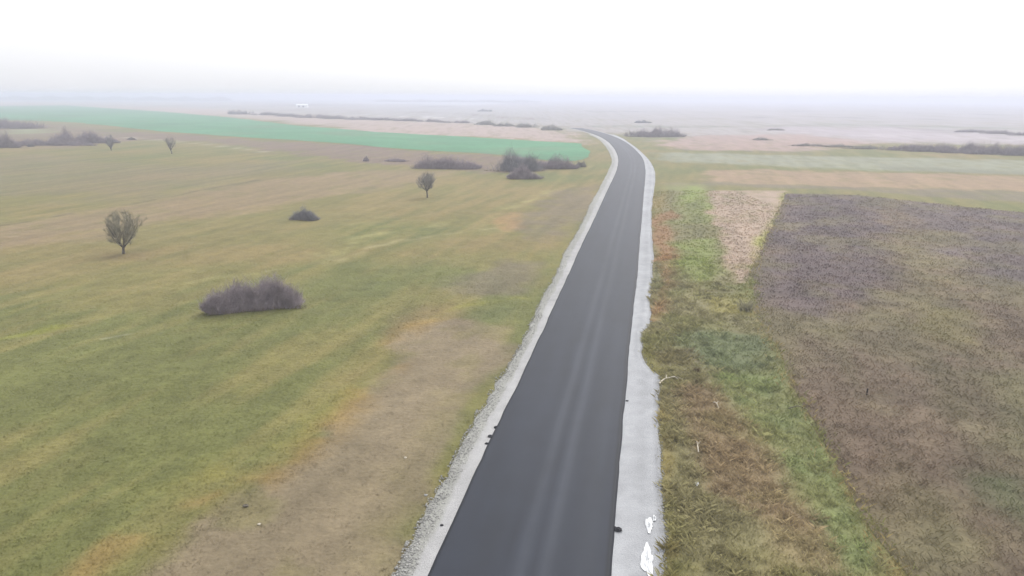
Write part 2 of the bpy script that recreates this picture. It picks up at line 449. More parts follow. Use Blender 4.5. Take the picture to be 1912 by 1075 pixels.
def land_color(x, y, patches=None, base=BASE, mix=1.0):
    x = np.asarray(x, float); y = np.asarray(y, float)
    r = np.hypot(x, y)
    col = np.tile(base, (len(x), 1))
    # streaks along the mowing direction, and broad dry and green spells
    u = x * md[0] + y * md[1]; v = -x * md[1] + y * md[0]
    st = fbm(u / 14.0, v / 1.6, 5, 4)
    br = fbm(x / 16.0, y / 16.0, 9, 4)
    sm = fbm(x / 1.7, y / 1.7, 21, 3)
    dry = alb((166, 146, 98)); grn = alb((126, 136, 78))
    a = smooth(.50, .72, br * .6 + st * .4)[:, None]; b = smooth(.50, .32, br * .6 + st * .4)[:, None]
    col = col * (1 - .7 * mix * a) + dry * .7 * mix * a
    col = col * (1 - .6 * mix * b) + grn * .6 * mix * b
    nx = fbm(x / 6.0, y / 6.0, 31, 4) - .5; ny = fbm(x / 6.0, y / 6.0, 47, 4) - .5
    nfar = np.clip(r / 120.0, 1, 6)
    nx2 = fbm(x / 60.0, y / 60.0, 61, 3) - .5; ny2 = fbm(x / 60.0, y / 60.0, 67, 3) - .5
    mott = fbm(x / 2.6, y / 2.6, 77, 4)
    for (pg, c, soft, warp, op, width) in (PATCH if patches is None else patches):
        wx = x + (nx * 4 + nx2 * (nfar - 1) * 2) * warp
        wy = y + (ny * 4 + ny2 * (nfar - 1) * 2) * warp
        lo, hi = pg.min(0) - 12 * warp - soft - (width or 0), pg.max(0) + 12 * warp + soft + (width or 0)
        k = (wx > lo[0]) & (wx < hi[0]) & (wy > lo[1]) & (wy < hi[1])
        if not k.any(): continue
        if width is None:
            d = sdf_poly(wx[k], wy[k], pg)
        else:
            d = dist_line(wx[k], wy[k], pg) - width / 2
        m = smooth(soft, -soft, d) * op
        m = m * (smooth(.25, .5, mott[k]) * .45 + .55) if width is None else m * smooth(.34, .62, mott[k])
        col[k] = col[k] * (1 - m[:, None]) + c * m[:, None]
    val = 1 + (st - .5) * .34 + (sm - .5) * .30 * np.clip(60 / np.maximum(r, 1), 0, 1)
    return col * val[:, None]

WEED_OUT = [(1468,361),(1600,364),(1800,386),(1912,397),(2300,440),(2900,520),(2900,1300),(1850,1300),(1745,1150),(1690,1075),(1640,1005),(1580,900),(1505,770),(1452,660),(1412,585),(1404,505),(1432,440)]
weed_poly = PL(WEED_OUT)

def corridor(x, y):
    return dist_line(x, y, CORR)

def gz(x, y):
    """gentle humps of the rough ground; flat under the road, in the fields and far out"""
    x = np.asarray(x, float); y = np.asarray(y, float)
    r = np.hypot(x, y)
    k = smooth(4.6, 8.0, corridor(x, y)) * smooth(150, 80, r)
    k = k * smooth(0.0, 2.0, sdf_poly(x, y, weed_poly))
    return k * ((fbm(x / 5.0, y / 5.0, 3, 3) - .5) * .45) - .0

# ------------------------------------------------------------------ ground
def graded(a, b, step, grow):
    v = [a]; s = step
    while v[-1] < b:
        v.append(v[-1] + s); s *= grow
    return v
xs = graded(0, 9000, .33, 1.0)[:190]
s0 = .33; xv = [xs[-1]]
while xv[-1] < 9000:
    s0 *= 1.028; xv.append(xv[-1] + s0)
xs = np.array(xs + xv[1:]); xs = np.concatenate([-xs[:0:-1], xs])
ys = [-8.0]
while ys[-1] < 9000:
    yy = max(ys[-1], 20)
    ys.append(ys[-1] + max(.22, yy * yy / 21840.0 * 1.9))
back = [-8.0]; s0 = 2
while back[-1] > -600:
    back.append(back[-1] - s0); s0 *= 1.4
ys = np.array(back[:0:-1] + ys)
print('ground grid', len(xs), len(ys))
X, Y = np.meshgrid(xs, ys)
x, y = X.ravel(), Y.ravel()
nx_, ny_ = len(xs), len(ys)
i = np.arange((ny_ - 1) * (nx_ - 1)); a = (i // (nx_ - 1)) * nx_ + i % (nx_ - 1)
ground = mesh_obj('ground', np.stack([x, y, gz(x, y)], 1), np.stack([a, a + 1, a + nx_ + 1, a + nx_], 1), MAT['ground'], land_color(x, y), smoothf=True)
tag(ground, 'flat grassy plain of meadows and fields reaching to the horizon', 'ground', kind='structure')

# ------------------------------------------------------------------ fields laid on the plain
def sheet(name, pts, z, mat, colfn, step, jitter, inner=2500, label=None, cat='field', world=None):
    pg = PL(pts) if world is None else world
    pg = np.vstack([pg, pg[:1]])
    bd = resample(pg, lambda p: step)[:-1]
    n1 = fbm(bd[:, 0] / (step * 4), bd[:, 1] / (step * 4), 91, 3) - .5
    n2 = fbm(bd[:, 0] / (step * 4), bd[:, 1] / (step * 4), 95, 3) - .5
    bd = bd + np.stack([n1, n2], 1) * 2 * jitter
    lo, hi = bd.min(0), bd.max(0)
    ip = RNG.uniform(lo, hi, (inner * 3, 2))
    ip = ip[sdf_poly(ip[:, 0], ip[:, 1], bd) < -step * .4][:inner]
    allp = np.vstack([bd, ip]); nb = len(bd)
    r = delaunay_2d_cdt([Vector(p) for p in allp], [(k, (k + 1) % nb) for k in range(nb)], [], 1, 1e-4)
    V = np.array([(v.x, v.y) for v in r[0]])
    Z = gz(V[:, 0], V[:, 1]) + z
    o = mesh_obj(name, np.column_stack([V, Z]), [tuple(f) for f in r[2]], mat, colfn(V[:, 0], V[:, 1]), smoothf=True)
    return tag(o, label, cat, kind='structure')

def crop_col(x, y):
    c = np.tile(alb((100, 164, 116)), (len(x), 1))
    n = fbm(x / 40, y / 40, 4, 4)[:, None]
    cd = P(900, 272) - P(300, 226); cd = cd / np.linalg.norm(cd)
    rw = fbm((x * cd[0] + y * cd[1]) / 90, (-x * cd[1] + y * cd[0]) / 5, 14, 4)[:, None]
    bare = smooth(.6, .75, fbm(x / 25, y / 25, 24, 4))[:, None]
    c = c * (.62 + .45 * n + .32 * rw) * np.array([1, 1, 1.05])
    return c * (1 - .3 * bare) + alb((150, 150, 120)) * .3 * bare
sheet('crop_field', [(-700,208),(-300,201),(0,198),(120,196.5),(300,208),(420,218),(560,235),(700,246),(900,257),(1085,268),(1104,284),(1092,300),(1052,302),(900,287),(760,278),(640,268),(440,255),(300,245),(150,229),(0,223),(-300,223),(-700,232)],
      .05, MAT['farfield'], crop_col, 6.0, 2.5, 5000, 'bright green strip of winter crop crossing the plain beside the road bend', 'field')

WP = []
def warea(col, pts, soft=2.0, warp=1.2, op=1.0): WP.append((poly(*pts), alb(col), soft, warp, op, None))
warea((116, 102, 102), [(1468,355),(1660,362),(1640,500),(1560,600),(1440,590),(1400,520)], 2.5, 2, .9)
warea((120, 108, 112), [(1700,375),(2300,440),(2300,560),(1800,520),(1700,440)], 3, 2, .7)
warea((152, 138, 100), [(1660,430),(1760,430),(1740,560),(1690,600),(1640,540)], 2, 2, .55)
warea((150, 142, 92), [(1700,570),(1830,580),(1880,640),(1760,640)], 1.5, 1.5, .6)
warea((128, 126, 90), [(1760,680),(1950,690),(2100,830),(1912,880),(1820,800)], 1.5, 1.2, .6)
warea((120, 128, 92), [(1800,880),(1960,900),(2000,1000),(1880,960)], 1.0, 1.0, .7)
warea((138, 118, 100), [(1500,720),(1640,780),(1760,920),(1750,1020),(1640,960),(1560,820)], 1.5, 1.2, .7)
warea((128, 120, 94), [(1690,1040),(1820,990),(1912,1100),(1760,1150)], 1.0, 1.0, .6)
def weed_col(x, y):
    c = land_color(x, y, WP, alb((130, 114, 96)), .3)
    n = fbm(x / 1.2, y / 1.2, 8, 3); big = fbm(x / 4.5, y / 4.5, 18, 4)
    ol = smooth(.52, .68, fbm(x / 6.0, y / 6.0, 28, 4))[:, None] * .45
    c = c * (1 - ol) + alb((142, 134, 98)) * ol
    return c * (.80 + .34 * n + .62 * (big - .42))[:, None]
sheet('fallow_field', WEED_OUT, .03, MAT['field'], weed_col, 1.0, .35, 9000, 'dark brown fallow field of withered weeds right of the road', 'field')

# ------------------------------------------------------------------ road and gravel shoulders
def strip(name, rows, mat, cols, label, cat):
    """rows: (n, m, 3) points -> a quad strip"""
    n, m, _ = rows.shape
    i = np.arange((n - 1) * (m - 1)); a = (i // (m - 1)) * m + i % (m - 1)
    o = mesh_obj(name, rows.reshape(-1, 3), np.stack([a, a + 1, a + m + 1, a + m], 1), mat, cols.reshape(-1, 3), smoothf=True)
    return tag(o, label, cat, kind='structure')

us = np.array([-.012, 0, .008, .02, .035, .07, .12, .18, .24, .30, .36, .41, .45, .48, .51, .54, .57, .60, .63, .66, .69, .73, .78, .83, .88, .93, .965, .98, .992, 1.0, 1.012])
s_al = np.concatenate([[0], np.cumsum(np.linalg.norm(np.diff(mid, axis=0), axis=1))])
rows = np.zeros((len(mid), len(us), 3)); cols = np.zeros((len(mid), len(us), 3))
for k, u in enumerate(us):
    p = EL * (1 - u) + ER * u
    # the loose edge of the mat wanders by a few centimetres
    if u < .03 or u > .97:
        p = p + nor * ((fbm(s_al / 1.5, s_al * 0 + k * .0 + (u > .5), 13, 3) - .5) * .10)[:, None]
    zz = ZR + .05 * (1 - (2 * u - 1) ** 2)
    if u < 0 or u > 1: zz = ZR - .10
    elif u in (0, 1.0): zz = ZR - .02
    rows[:, k, :2] = p; rows[:, k, 2] = zz
    g = .015; streak = 0.0  # lengthwise paler streaks and one thin darker one in the asphalt colour
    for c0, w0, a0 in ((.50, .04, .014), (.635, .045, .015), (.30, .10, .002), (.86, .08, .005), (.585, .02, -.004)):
        streak = streak + a0 * math.exp(-((u - c0) / w0) ** 2)
    streak_var = .35 + 1.3 * fbm(s_al / 14, s_al * 0 + u * 4, 37, 3)  # streak strength varies along the road
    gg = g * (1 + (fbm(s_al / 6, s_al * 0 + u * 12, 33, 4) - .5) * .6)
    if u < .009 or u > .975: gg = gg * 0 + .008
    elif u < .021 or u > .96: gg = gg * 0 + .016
    cols[:, k] = gg[:, None] * np.array([.78, .98, 1.52]) + np.maximum(streak * streak_var * (.021 <= u <= .96), -.006)[:, None] * np.array([.92, .98, 1.12])
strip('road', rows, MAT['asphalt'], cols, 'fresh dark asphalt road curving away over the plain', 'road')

def shoulder(name, edge, outer, side, label):
    """from under the asphalt's edge out to the ragged outer line"""
    tq = pair(edge, outer)
    O = at_param(outer, tq)
    O = O + nor * (side * ((fbm(s_al / .8, s_al * 0 + 3 * side, 51, 4) - .5) * .35 * np.clip(60 / np.maximum(edge[:, 1], 20), .6, 1.5)))[:, None]
    wd = np.maximum(((O - edge) * nor * side).sum(1), .25)
    wd = np.where(edge[:, 1] > 190, np.clip(wd, .5, 2.4), wd)
    wd = np.where(edge[:, 1] > 330, np.minimum(wd, 1.0), wd)
    tt = np.array([-.25, -.02, 0.0, .1, .22, .34, .46, .58, .70, .82, .92, 1.0, 1.07])
    rows = np.zeros((len(edge), len(tt), 3)); cols = np.zeros((len(edge), len(tt), 3))
    for k, t in enumerate(tt):
        p = edge + nor * (side * wd * t)[:, None]
        if t < 0.0: p = edge + nor * (side * t * 1.0)
        rows[:, k, :2] = p
        rows[:, k, 2] = .075 - .035 * max(t, 0) + (fbm(p[:, 0] * 1.5, p[:, 1] * 1.5, 71, 3) - .5) * .03 * (0 < t < 1)
        if t > 1: rows[:, k, 2] = -.06
        n = fbm(p[:, 0] / .8, p[:, 1] / .8, 81, 4)
        n2 = fbm(p[:, 0] / 5, p[:, 1] / 5, 85, 3)
        if side > 0:
            c = np.array([.285, .29, .30]) * (1 + (n - .5)[:, None] * .22 + (n2 - .5)[:, None] * .22 - .10 * math.exp(-((t - .55) / .16) ** 2))
            if t > .9: c = c * .85
        else:
            k2 = smooth(.42, .60, t + (n - .5) * .35)[:, None]
            inner_ = np.array([.285, .282, .28]); outer_ = np.array([.225, .225, .205])
            c = inner_ * (1 - k2) + outer_ * k2
            c = c * (1 + (n - .5)[:, None] * .25 + (n2 - .5)[:, None] * .2)
        cols[:, k] = c
    return strip(name, rows, MAT['gravel'], cols, label, 'shoulder'), wd
_, wdl = shoulder('gravel_shoulder', EL, shLw, -1, 'rough two-toned gravel shoulder on the meadow side of the road')
_, wdr = shoulder('gravel_shoulder', ER, shRw, 1, 'smooth pale gravel shoulder on the fallow field side of the road')

# ------------------------------------------------------------------ blades, stalks and stones
def blades(px, py, pz, h, wdt, lean, col, curl=.35):
    """one bent blade of two faces at each point"""
    n = len(px)
    a = RNG.uniform(0, 2 * math.pi, n); b = RNG.uniform(0, 2 * math.pi, n)
    dx, dy = np.cos(a) * wdt / 2, np.sin(a) * wdt / 2
    lx, ly = np.cos(b) * lean * h, np.sin(b) * lean * h
    B = np.stack([px, py, pz], 1)
    V = np.zeros((n, 4, 3))
    V[:, 0] = B + np.stack([-dx, -dy, -0.03 + 0 * dx], 1)
    V[:, 1] = B + np.stack([dx, dy, -0.03 + 0 * dx], 1)
    V[:, 2] = B + np.stack([dx * .8 + lx * .4, dy * .8 + ly * .4, h * .62], 1)
    V[:, 3] = B + np.stack([lx, ly, h], 1)
    f = np.arange(n)[:, None] * 4
    T = np.concatenate([f + [0, 1, 2], f + [0, 2, 3]], 0)
    cc = np.repeat(col, 4, axis=0)
    return V.reshape(-1, 3), T, cc

def scatter(n, xr, yr, keep, power=1.0):
    """points in a region, thinning out with distance"""
    px = RNG.uniform(*xr, n * 6); py = RNG.uniform(*yr, n * 6)
    r = np.maximum(np.hypot(px, py), 22)
    k = RNG.uniform(0, 1, n * 6) < (22 / r) ** power
    px, py = px[k], py[k]
    k = keep(px, py)
    return px[k][:n], py[k][:n]

sh_edge_L = EL - nor * wdl[:, None]; sh_edge_R = ER + nor * wdr[:, None]
def side_of(px, py):
    """offset from the outer gravel edges: negative on the gravel or road"""
    iy = np.interp(py, sh_edge_L[:, 1], sh_edge_L[:, 0])
    ir = np.interp(py, sh_edge_R[:, 1], sh_edge_R[:, 0])
    return iy - px, px - ir
def near_edge(px, py):
    return np.minimum(dist_line(px, py, sh_edge_L[::1]), dist_line(px, py, sh_edge_R[::1]))

def tuft_field(name, n, xr, yr, keep, per, hr, wr, lean, spread, label, cat, colfn=land_color, power=1.0, cvar=.3, mat='grass', bright=1.5):
    px, py = scatter(n, xr, yr, keep, power)
    col = colfn(px, py) * RNG.uniform(1 - cvar, 1 + cvar, (len(px), 1))
    hh = RNG.uniform(*hr, len(px))
    r = np.hypot(px, py)
    px = np.repeat(px, per); py = np.repeat(py, per); col = np.repeat(col, per, axis=0); hh = np.repeat(hh, per); r = np.repeat(r, per)
    m = len(px)
    px = px + RNG.normal(0, spread, m); py = py + RNG.normal(0, spread, m)
    col = col * RNG.uniform(.88, 1.14, (m, 1))
    V, T, cc = blades(px, py, gz(px, py), hh * RNG.uniform(.6, 1.1, m), RNG.uniform(*wr, m) * np.clip(r / 40, 1, 1.5), lean, col * bright)
    o = mesh_obj(name, V, T, MAT[mat], cc)
    print(name, m)
    return tag(o, label, cat, kind='stuff')

BARE = poly((250,1150),(330,1078),(395,988),(482,915),(590,864),(625,795),(672,725),(735,650),(800,610),(860,600),(975,610),(935,690),(900,760),(840,860),(780,960),(700,1150))
tuft_field('meadow_grass', 60000, (-75, 12), (17, 110), lambda a, b: (side_of(a, b)[0] > .12) & (RNG.uniform(0, 1, len(a)) < smooth(112, 55, np.hypot(a, b)) * (.22 + .78 * smooth(-.8, .4, sdf_poly(a, b, BARE)))), 4, (.03, .08), (.008, .026), 1.3, .10,
           'short green and straw coloured grass of the meadow', 'grass', power=1.6, cvar=.10, bright=1.65)
in_verge = lambda a, b: (side_of(a, b)[1] > .10) & (sdf_poly(a, b, weed_poly) > -.3)
def clumpy(a, b):
    return in_verge(a, b) & (fbm(a / .9, b / .9, 15, 3) > .46)
tuft_field('verge_grass', 16000, (2, 40), (17, 130), in_verge, 7, (.07, .18), (.02, .045), .9, .10,
           'tangled verge grass between gravel shoulder and fallow field', 'grass', power=1.0, cvar=.18, bright=2.15)
tuft_field('verge_tussocks', 5000, (2, 32), (17, 75), lambda a, b: clumpy(a, b) & (RNG.uniform(0, 1, len(a)) < smooth(9, 1, side_of(a, b)[1]) * .9 + .1), 11, (.16, .38), (.015, .035), 1.2, .13,
           'clumps of withered long grass on the verge', 'grass', power=.8, cvar=.30, bright=2.35)
in_weed = lambda a, b: sdf_poly(a, b, weed_poly) < -.05
tuft_field('withered_weeds', 56000, (8, 110), (17, 150), in_weed, 5, (.06, .26), (.007, .020), 1.0, .16,
           'withered brown weed stalks covering the fallow field', 'weeds', colfn=weed_col, power=1.1, cvar=.18, bright=2.2)
# the taller fringe of straw where the verge meets the field
fr = resample(PL([(1720,1120),(1690,1075),(1640,1005),(1580,900),(1505,770),(1452,660),(1412,585),(1404,505),(1432,440),(1468,361)]), lambda p: .03 + p[1] * .0006)
fr = fr + RNG.normal(0, .38, fr.shape)
fc = np.where(fbm(fr[:, :1] / 2.0, fr[:, 1:] / 2.0, 5, 3) > .52, alb((180, 162, 112)), alb((148, 148, 92))) * RNG.uniform(.7, 1.2, (len(fr), 1))
V, T, cc = blades(fr[:, 0], fr[:, 1], np.zeros(len(fr)), RNG.uniform(.08, .30, len(fr)), RNG.uniform(.02, .05, len(fr)), 1.1, fc * 2.0)
tag(mesh_obj('straw_fringe', V, T, MAT['grass'], cc), 'straw coloured fringe of bent grass along the fallow field edge', 'grass', kind='stuff')

def stones(name, px, py, pz, size, label, shade):
    n = len(px)
    oc = np.array([(1, 0, 0), (-1, 0, 0), (0, 1, 0), (0, -1, 0), (0, 0, 1), (0, 0, -1)], float)
    tri = np.array([(0, 2, 4), (2, 1, 4), (1, 3, 4), (3, 0, 4), (2, 0, 5), (1, 2, 5), (3, 1, 5), (0, 3, 5)])
    sc = size[:, None, None] * RNG.uniform(.55, 1.2, (n, 6, 1)) * np.array([1, 1, .6])
    a = RNG.uniform(0, 6.28, n); ca, sa = np.cos(a), np.sin(a)
    v = oc[None] * sc
    V = np.stack([v[..., 0] * ca[:, None] - v[..., 1] * sa[:, None], v[..., 0] * sa[:, None] + v[..., 1] * ca[:, None], v[..., 2]], -1)
    V += np.stack([px, py, pz], 1)[:, None]
    T = (np.arange(n)[:, None, None] * 6 + tri[None]).reshape(-1, 3)
    cc = np.repeat(np.array([.29, .285, .27]) * shade[:, None], 6, axis=0)
    return tag(mesh_obj(name, V.reshape(-1, 3), T, MAT['gravel'], cc), label, 'gravel', kind='stuff')

def along(edge_in, wd, side, n, tlo, thi, ymax=120):
    ok = np.where((edge_in[:, 1] > 17) & (edge_in[:, 1] < ymax))[0]
    k = RNG.choice(ok, n, p=(1 / np.maximum(edge_in[ok, 1], 20)) / (1 / np.maximum(edge_in[ok, 1], 20)).sum() if True else None)
    j = np.minimum(k + 1, len(edge_in) - 1); f = RNG.uniform(0, 1, n)[:, None]
    e = edge_in[k] * (1 - f) + edge_in[j] * f
    t = RNG.uniform(tlo, thi, n)
    return e + nor[k] * (side * wd[k] * t)[:, None]
p = along(EL, wdl, -1, 5000, .5, 1.12)
stones('loose_gravel', p[:, 0], p[:, 1], .05 + 0 * p[:, 0], RNG.uniform(.015, .07, len(p)), 'loose stones along the meadow side gravel shoulder', RNG.uniform(.6, 1.25, len(p)))
p = along(ER, wdr, 1, 2600, .90, 1.08)
stones('loose_gravel', p[:, 0], p[:, 1], .035 + 0 * p[:, 0], RNG.uniform(.015, .05, len(p)), 'loose stones along the outer edge of the smooth gravel shoulder', RNG.uniform(.6, 1.2, len(p)))

# ------------------------------------------------------------------ bare trees and thickets
def slivers(A, B, w0):
    """thin twigs from A to B: a crossing pair of faces tapering to a point"""
    n = len(A)
    d = B - A; d /= np.maximum(np.linalg.norm(d, axis=1), 1e-6)[:, None]
    r = RNG.normal(size=(n, 3)); s = np.cross(d, r); s /= np.maximum(np.linalg.norm(s, axis=1), 1e-6)[:, None]
    s2 = np.cross(d, s)
    w0 = np.broadcast_to(w0, (n,))[:, None] / 2
    V = np.stack([A - s * w0, A + s * w0, B, A - s2 * w0, A + s2 * w0, B], 1).reshape(-1, 3)
    return V, np.arange(n * 6).reshape(-1, 3)

def tube(path, radii, sides=5):
    V = []; Fc = []
    path = np.asarray(path, float)
    for k, (p, r) in enumerate(zip(path, radii)):
        d = path[min(k + 1, len(path) - 1)] - path[max(k - 1, 0)]
        d = d / max(np.linalg.norm(d), 1e-6)
        s = np.cross(d, (0.3, .9, .2)); s /= np.linalg.norm(s); t = np.cross(d, s)
        for q in range(sides):
            an = 2 * math.pi * q / sides
            V.append(p + (s * math.cos(an) + t * math.sin(an)) * r)
    for k in range(len(path) - 1):
        for q in range(sides):
            a = k * sides + q; b = k * sides + (q + 1) % sides
            Fc.append((a, b, b + sides, a + sides))
    Fc.append(tuple(range(sides))[::-1]); Fc.append(tuple((len(path) - 1) * sides + q for q in range(sides)))
    return V, Fc

def join(parts):
    V = []; Fc = []
    for v, f in parts:
        o = len(V); V.extend(v); Fc.extend([tuple(i + o for i in t) for t in f])
    return V, Fc

def bez(a, b, c, n=6):
    t = np.linspace(0, 1, n)[:, None]
    return (1 - t) ** 2 * a + 2 * t * (1 - t) * b + t * t * c

def bare_tree(px, py, top_y, wpx, label, twig='twig_olive', trunk_frac=.2, shape='vase', seed=1, limbs=8, sub=16, tw=14, group=None):
    """leafless tree: trunk with limbs, and a crown of fine twigs filling the envelope"""
    global RNG
    RNG = np.random.default_rng(seed)
    p = P(px, py); z0 = float(gz(p[:1], p[1:])[0]); dep = depth(px, py)
    h = (py - top_y) * dep / F; cw = wpx * dep / F / 2
    root = thing('bare_tree', (p[0], p[1], z0), label, 'tree', group)
    fork = np.array([RNG.normal(0, .02) * h, RNG.normal(0, .02) * h, h * trunk_frac])
    r0 = h * .028
    parts = [tube([(0, 0, -.15), (fork[0] * .2, fork[1] * .2, fork[2] * .4), tuple(fork)], [r0 * 1.5, r0 * 1.1, r0], 7)]
    def env(n):
        """random points in the crown"""
        q = []
        while len(q) < n:
            t = RNG.uniform(0, 1); a = RNG.uniform(0, 6.283); rr = math.sqrt(RNG.uniform(0, 1))
            if shape == 'vase':
                w_ = (.42 + .72 * t ** .7) if t < .72 else (1.0 * math.sqrt(max(0, 1 - ((t - .66) / .36) ** 2)))
            else:
                w_ = math.sqrt(max(0, 1 - ((t - .5) / .52) ** 2)) * 1.0 + .08
            wob = .8 + .4 * math.sin(a * 3 + seed) * math.sin(a * 2 + t * 5)
            q.append((math.cos(a) * rr * w_ * cw * wob, math.sin(a) * rr * w_ * cw * wob, fork[2] + (h - fork[2]) * (t * .98 + .02)))
        return np.array(q)
    A = []; B = []; WD = []
    for k in range(limbs):
        an = 6.283 * k / limbs + RNG.normal(0, .25)
        e = np.array([math.cos(an) * cw * RNG.uniform(.45, .95), math.sin(an) * cw * RNG.uniform(.45, .95), fork[2] + (h - fork[2]) * RNG.uniform(.4, .85)])
        mid_ = fork * .55 + e * .45 + np.array([math.cos(an), math.sin(an), 0]) * cw * .1
        path = bez(fork - np.array([0, 0, .05 * h * RNG.uniform(0, 1)]), mid_, e)
        parts.append(tube(path, np.linspace(r0 * .6, r0 * .12, len(path)), 5))
        tips = env(sub * 6)
        tips = tips[np.argsort(np.linalg.norm((tips - e) * [1, 1, .8], axis=1))[:sub]]
        for tp in tips:
            st = path[RNG.integers(1, len(path))]
            if st[2] > tp[2]: st = path[1]
            m_ = (st + tp) / 2 + RNG.normal(0, .04 * h, 3)
            A += [st, m_]; B += [m_, tp]; WD += [r0 * .36, r0 * .22]
            base = RNG.uniform(0, 1, (tw, 1)) * (tp - m_) + m_
            dirs = RNG.normal(0, .55, (tw, 3)) + (tp - st) / max(np.linalg.norm(tp - st), .01) * .9 + [0, 0, .5]
            ln = RNG.uniform(.04, .11, (tw, 1)) * h
            A += list(base); B += list(base + dirs * ln); WD += [r0 * .13] * tw
    V, Fc = join(parts)
    mesh_obj('trunk', V, Fc, MAT['bark'], parent=root)
    V, T = slivers(np.array(A), np.array(B), np.array(WD))
    tag(mesh_obj('crown', V, T, MAT[twig], parent=root), kind='stuff')
    return root

def thicket(x0, x1, by, ty, label, cat='bush', twig='twig_mauve', seed=1, n=2600, depth_ratio=.55, tilt=0.0, fringe=0, peaks=None, group=None, name='thicket', tw_w=None, power=.42, uneven=(.6, 1.22)):
    """a mound of leafless stems: upright stems from the ground to a humped outline, thick with twigs"""
    global RNG
    RNG = np.random.default_rng(seed)
    cx = (x0 + x1) / 2
    dep = depth(cx, by)
    hw_ = (x1 - x0) / 2 * dep / F
    dr = hw_ * depth_ratio
    drow = dep * dep / (F * H)                       # metres of ground per photo row here
    p = P(cx, by) + np.array([0, dr * .9])
    vis = (by - ty) * dep / F
    hgt = max(vis - 2 * dr * H / dep * .45, vis * .55)
    if name == 'hedge_bush': power = .2
    root = thing(name, (p[0], p[1], float(gz(p[:1], p[1:])[0])), label, cat, group)
    if peaks is None:
        peaks = [(RNG.uniform(-.7, .7), RNG.uniform(.75, 1.0), RNG.uniform(.25, .5)) for _ in range(max(3, int(hw_ / 1.5)))] + [(0, .85, .7)]
    def top(u, v):
        e = np.maximum(0, 1 - (u * u + v * v))
        b = np.max([hh * np.exp(-((u - c) / wd_) ** 2) for c, hh, wd_ in peaks], axis=0)
        return hgt * np.minimum(1, e ** power) * (.25 + .75 * b)
    # several shrubs grown together: each clump has its own height and dome
    K = max(5, int(5 + hw_ * 2.0))
    ca_, cr_ = RNG.uniform(0, 6.283, K), np.sqrt(RNG.uniform(0, .8, K))
    cu, cv = np.cos(ca_) * cr_, np.sin(ca_) * cr_
    ch_ = RNG.uniform(*uneven, K)
    kk = RNG.integers(0, K, n)
    csp = min(.34, 1.1 / math.sqrt(K))
    g1, g2 = RNG.normal(0, csp * .55, n), RNG.normal(0, csp * .55, n)
    u, v = cu[kk] + g1, cv[kk] + g2
    q_ = np.maximum(1, np.hypot(u, v)); u, v = u / q_, v / q_
    a = np.arctan2(v, u)
    dome = ch_[kk] * np.clip(1.05 - .45 * (g1 * g1 + g2 * g2) / (csp * csp), .35, 1.1)
    wob = 1 + .18 * np.sin(3 * a + seed) + .10 * np.sin(7 * a + 2 * seed)
    bx, byy = u * 1.1 * hw_ * wob, v * dr * wob + tilt * u * hw_
    tz = top(u * .93, v * .93) * dome * RNG.uniform(.6, 1.12, n)
    tz = np.maximum(tz, .12 * hgt)
    A0 = np.stack([bx * .93, byy * .93, -.05 + 0 * bx], 1)
    B0 = np.stack([bx + RNG.normal(0, .06, n) * hgt + u * .12 * hgt, byy + RNG.normal(0, .06, n) * hgt, tz], 1)
    tw_w = tw_w or max(.022, dep / F * .33)
    V1, T1 = slivers(A0, B0, tw_w * 1.2)
    tag(mesh_obj('stems', V1, T1, MAT[twig], parent=root), kind='stuff')
    k = RNG.integers(0, n, n * 3); t = RNG.uniform(.35, 1, (n * 3, 1))
    A1 = A0[k] * (1 - t) + B0[k] * t
    D = RNG.normal(0, .5, (n * 3, 3)) + [0, 0, .55]
    B1 = A1 + D * (RNG.uniform(.08, .22, (n * 3, 1)) * hgt)
    B1[:, 2] = np.maximum(B1[:, 2], .05)
    V2, T2 = slivers(A1, B1, tw_w)
    tag(mesh_obj('twigs', V2, T2, MAT[twig], parent=root), kind='stuff')
    fringe = fringe or (int(n / 9) if dep < 320 else 0)
    if fringe:
        a = RNG.uniform(0, 6.283, fringe)
        wob = 1 + .18 * np.sin(3 * a + seed) + .10 * np.sin(7 * a + 2 * seed)
        rr = RNG.uniform(.9, 1.12, fringe)
        fx, fy = np.cos(a) * hw_ * wob * rr, np.sin(a) * dr * wob * rr + tilt * np.cos(a) * hw_
        A2 = np.stack([fx, fy, 0 * fx - .03], 1)
        B2 = A2 + np.stack([RNG.normal(0, .15, fringe), RNG.normal(0, .15, fringe), RNG.uniform(.2, .8, fringe) * min(.5 * hgt, .8)], 1)
        V3, T3 = slivers(A2, B2, tw_w * 1.2)
        tag(mesh_obj('dry_stems', V3, T3, MAT['reed'], parent=root), kind='stuff')
    return root

bare_tree(231, 474, 396, 84, 'lone leafless olive-grey tree in the meadow behind the big mauve thicket', seed=3, trunk_frac=.17, limbs=9, sub=20, tw=26)
bare_tree(798, 368, 322, 42, 'rounded leafless grey tree standing in the meadow in front of the long thicket', 'twig_grey', .26, 'oval', seed=5, limbs=9, sub=22, tw=24)
bare_tree(321, 287, 256, 26, 'small leafless tree beside the pale track near the scrub', 'twig_grey', .25, 'vase', seed=8, limbs=7, sub=16, tw=18)
bare_tree(208, 281, 252, 20, 'small dark leafless tree at the end of the scrub belt', 'twig_dark', .12, 'oval', seed=9, limbs=7, sub=18, tw=18)

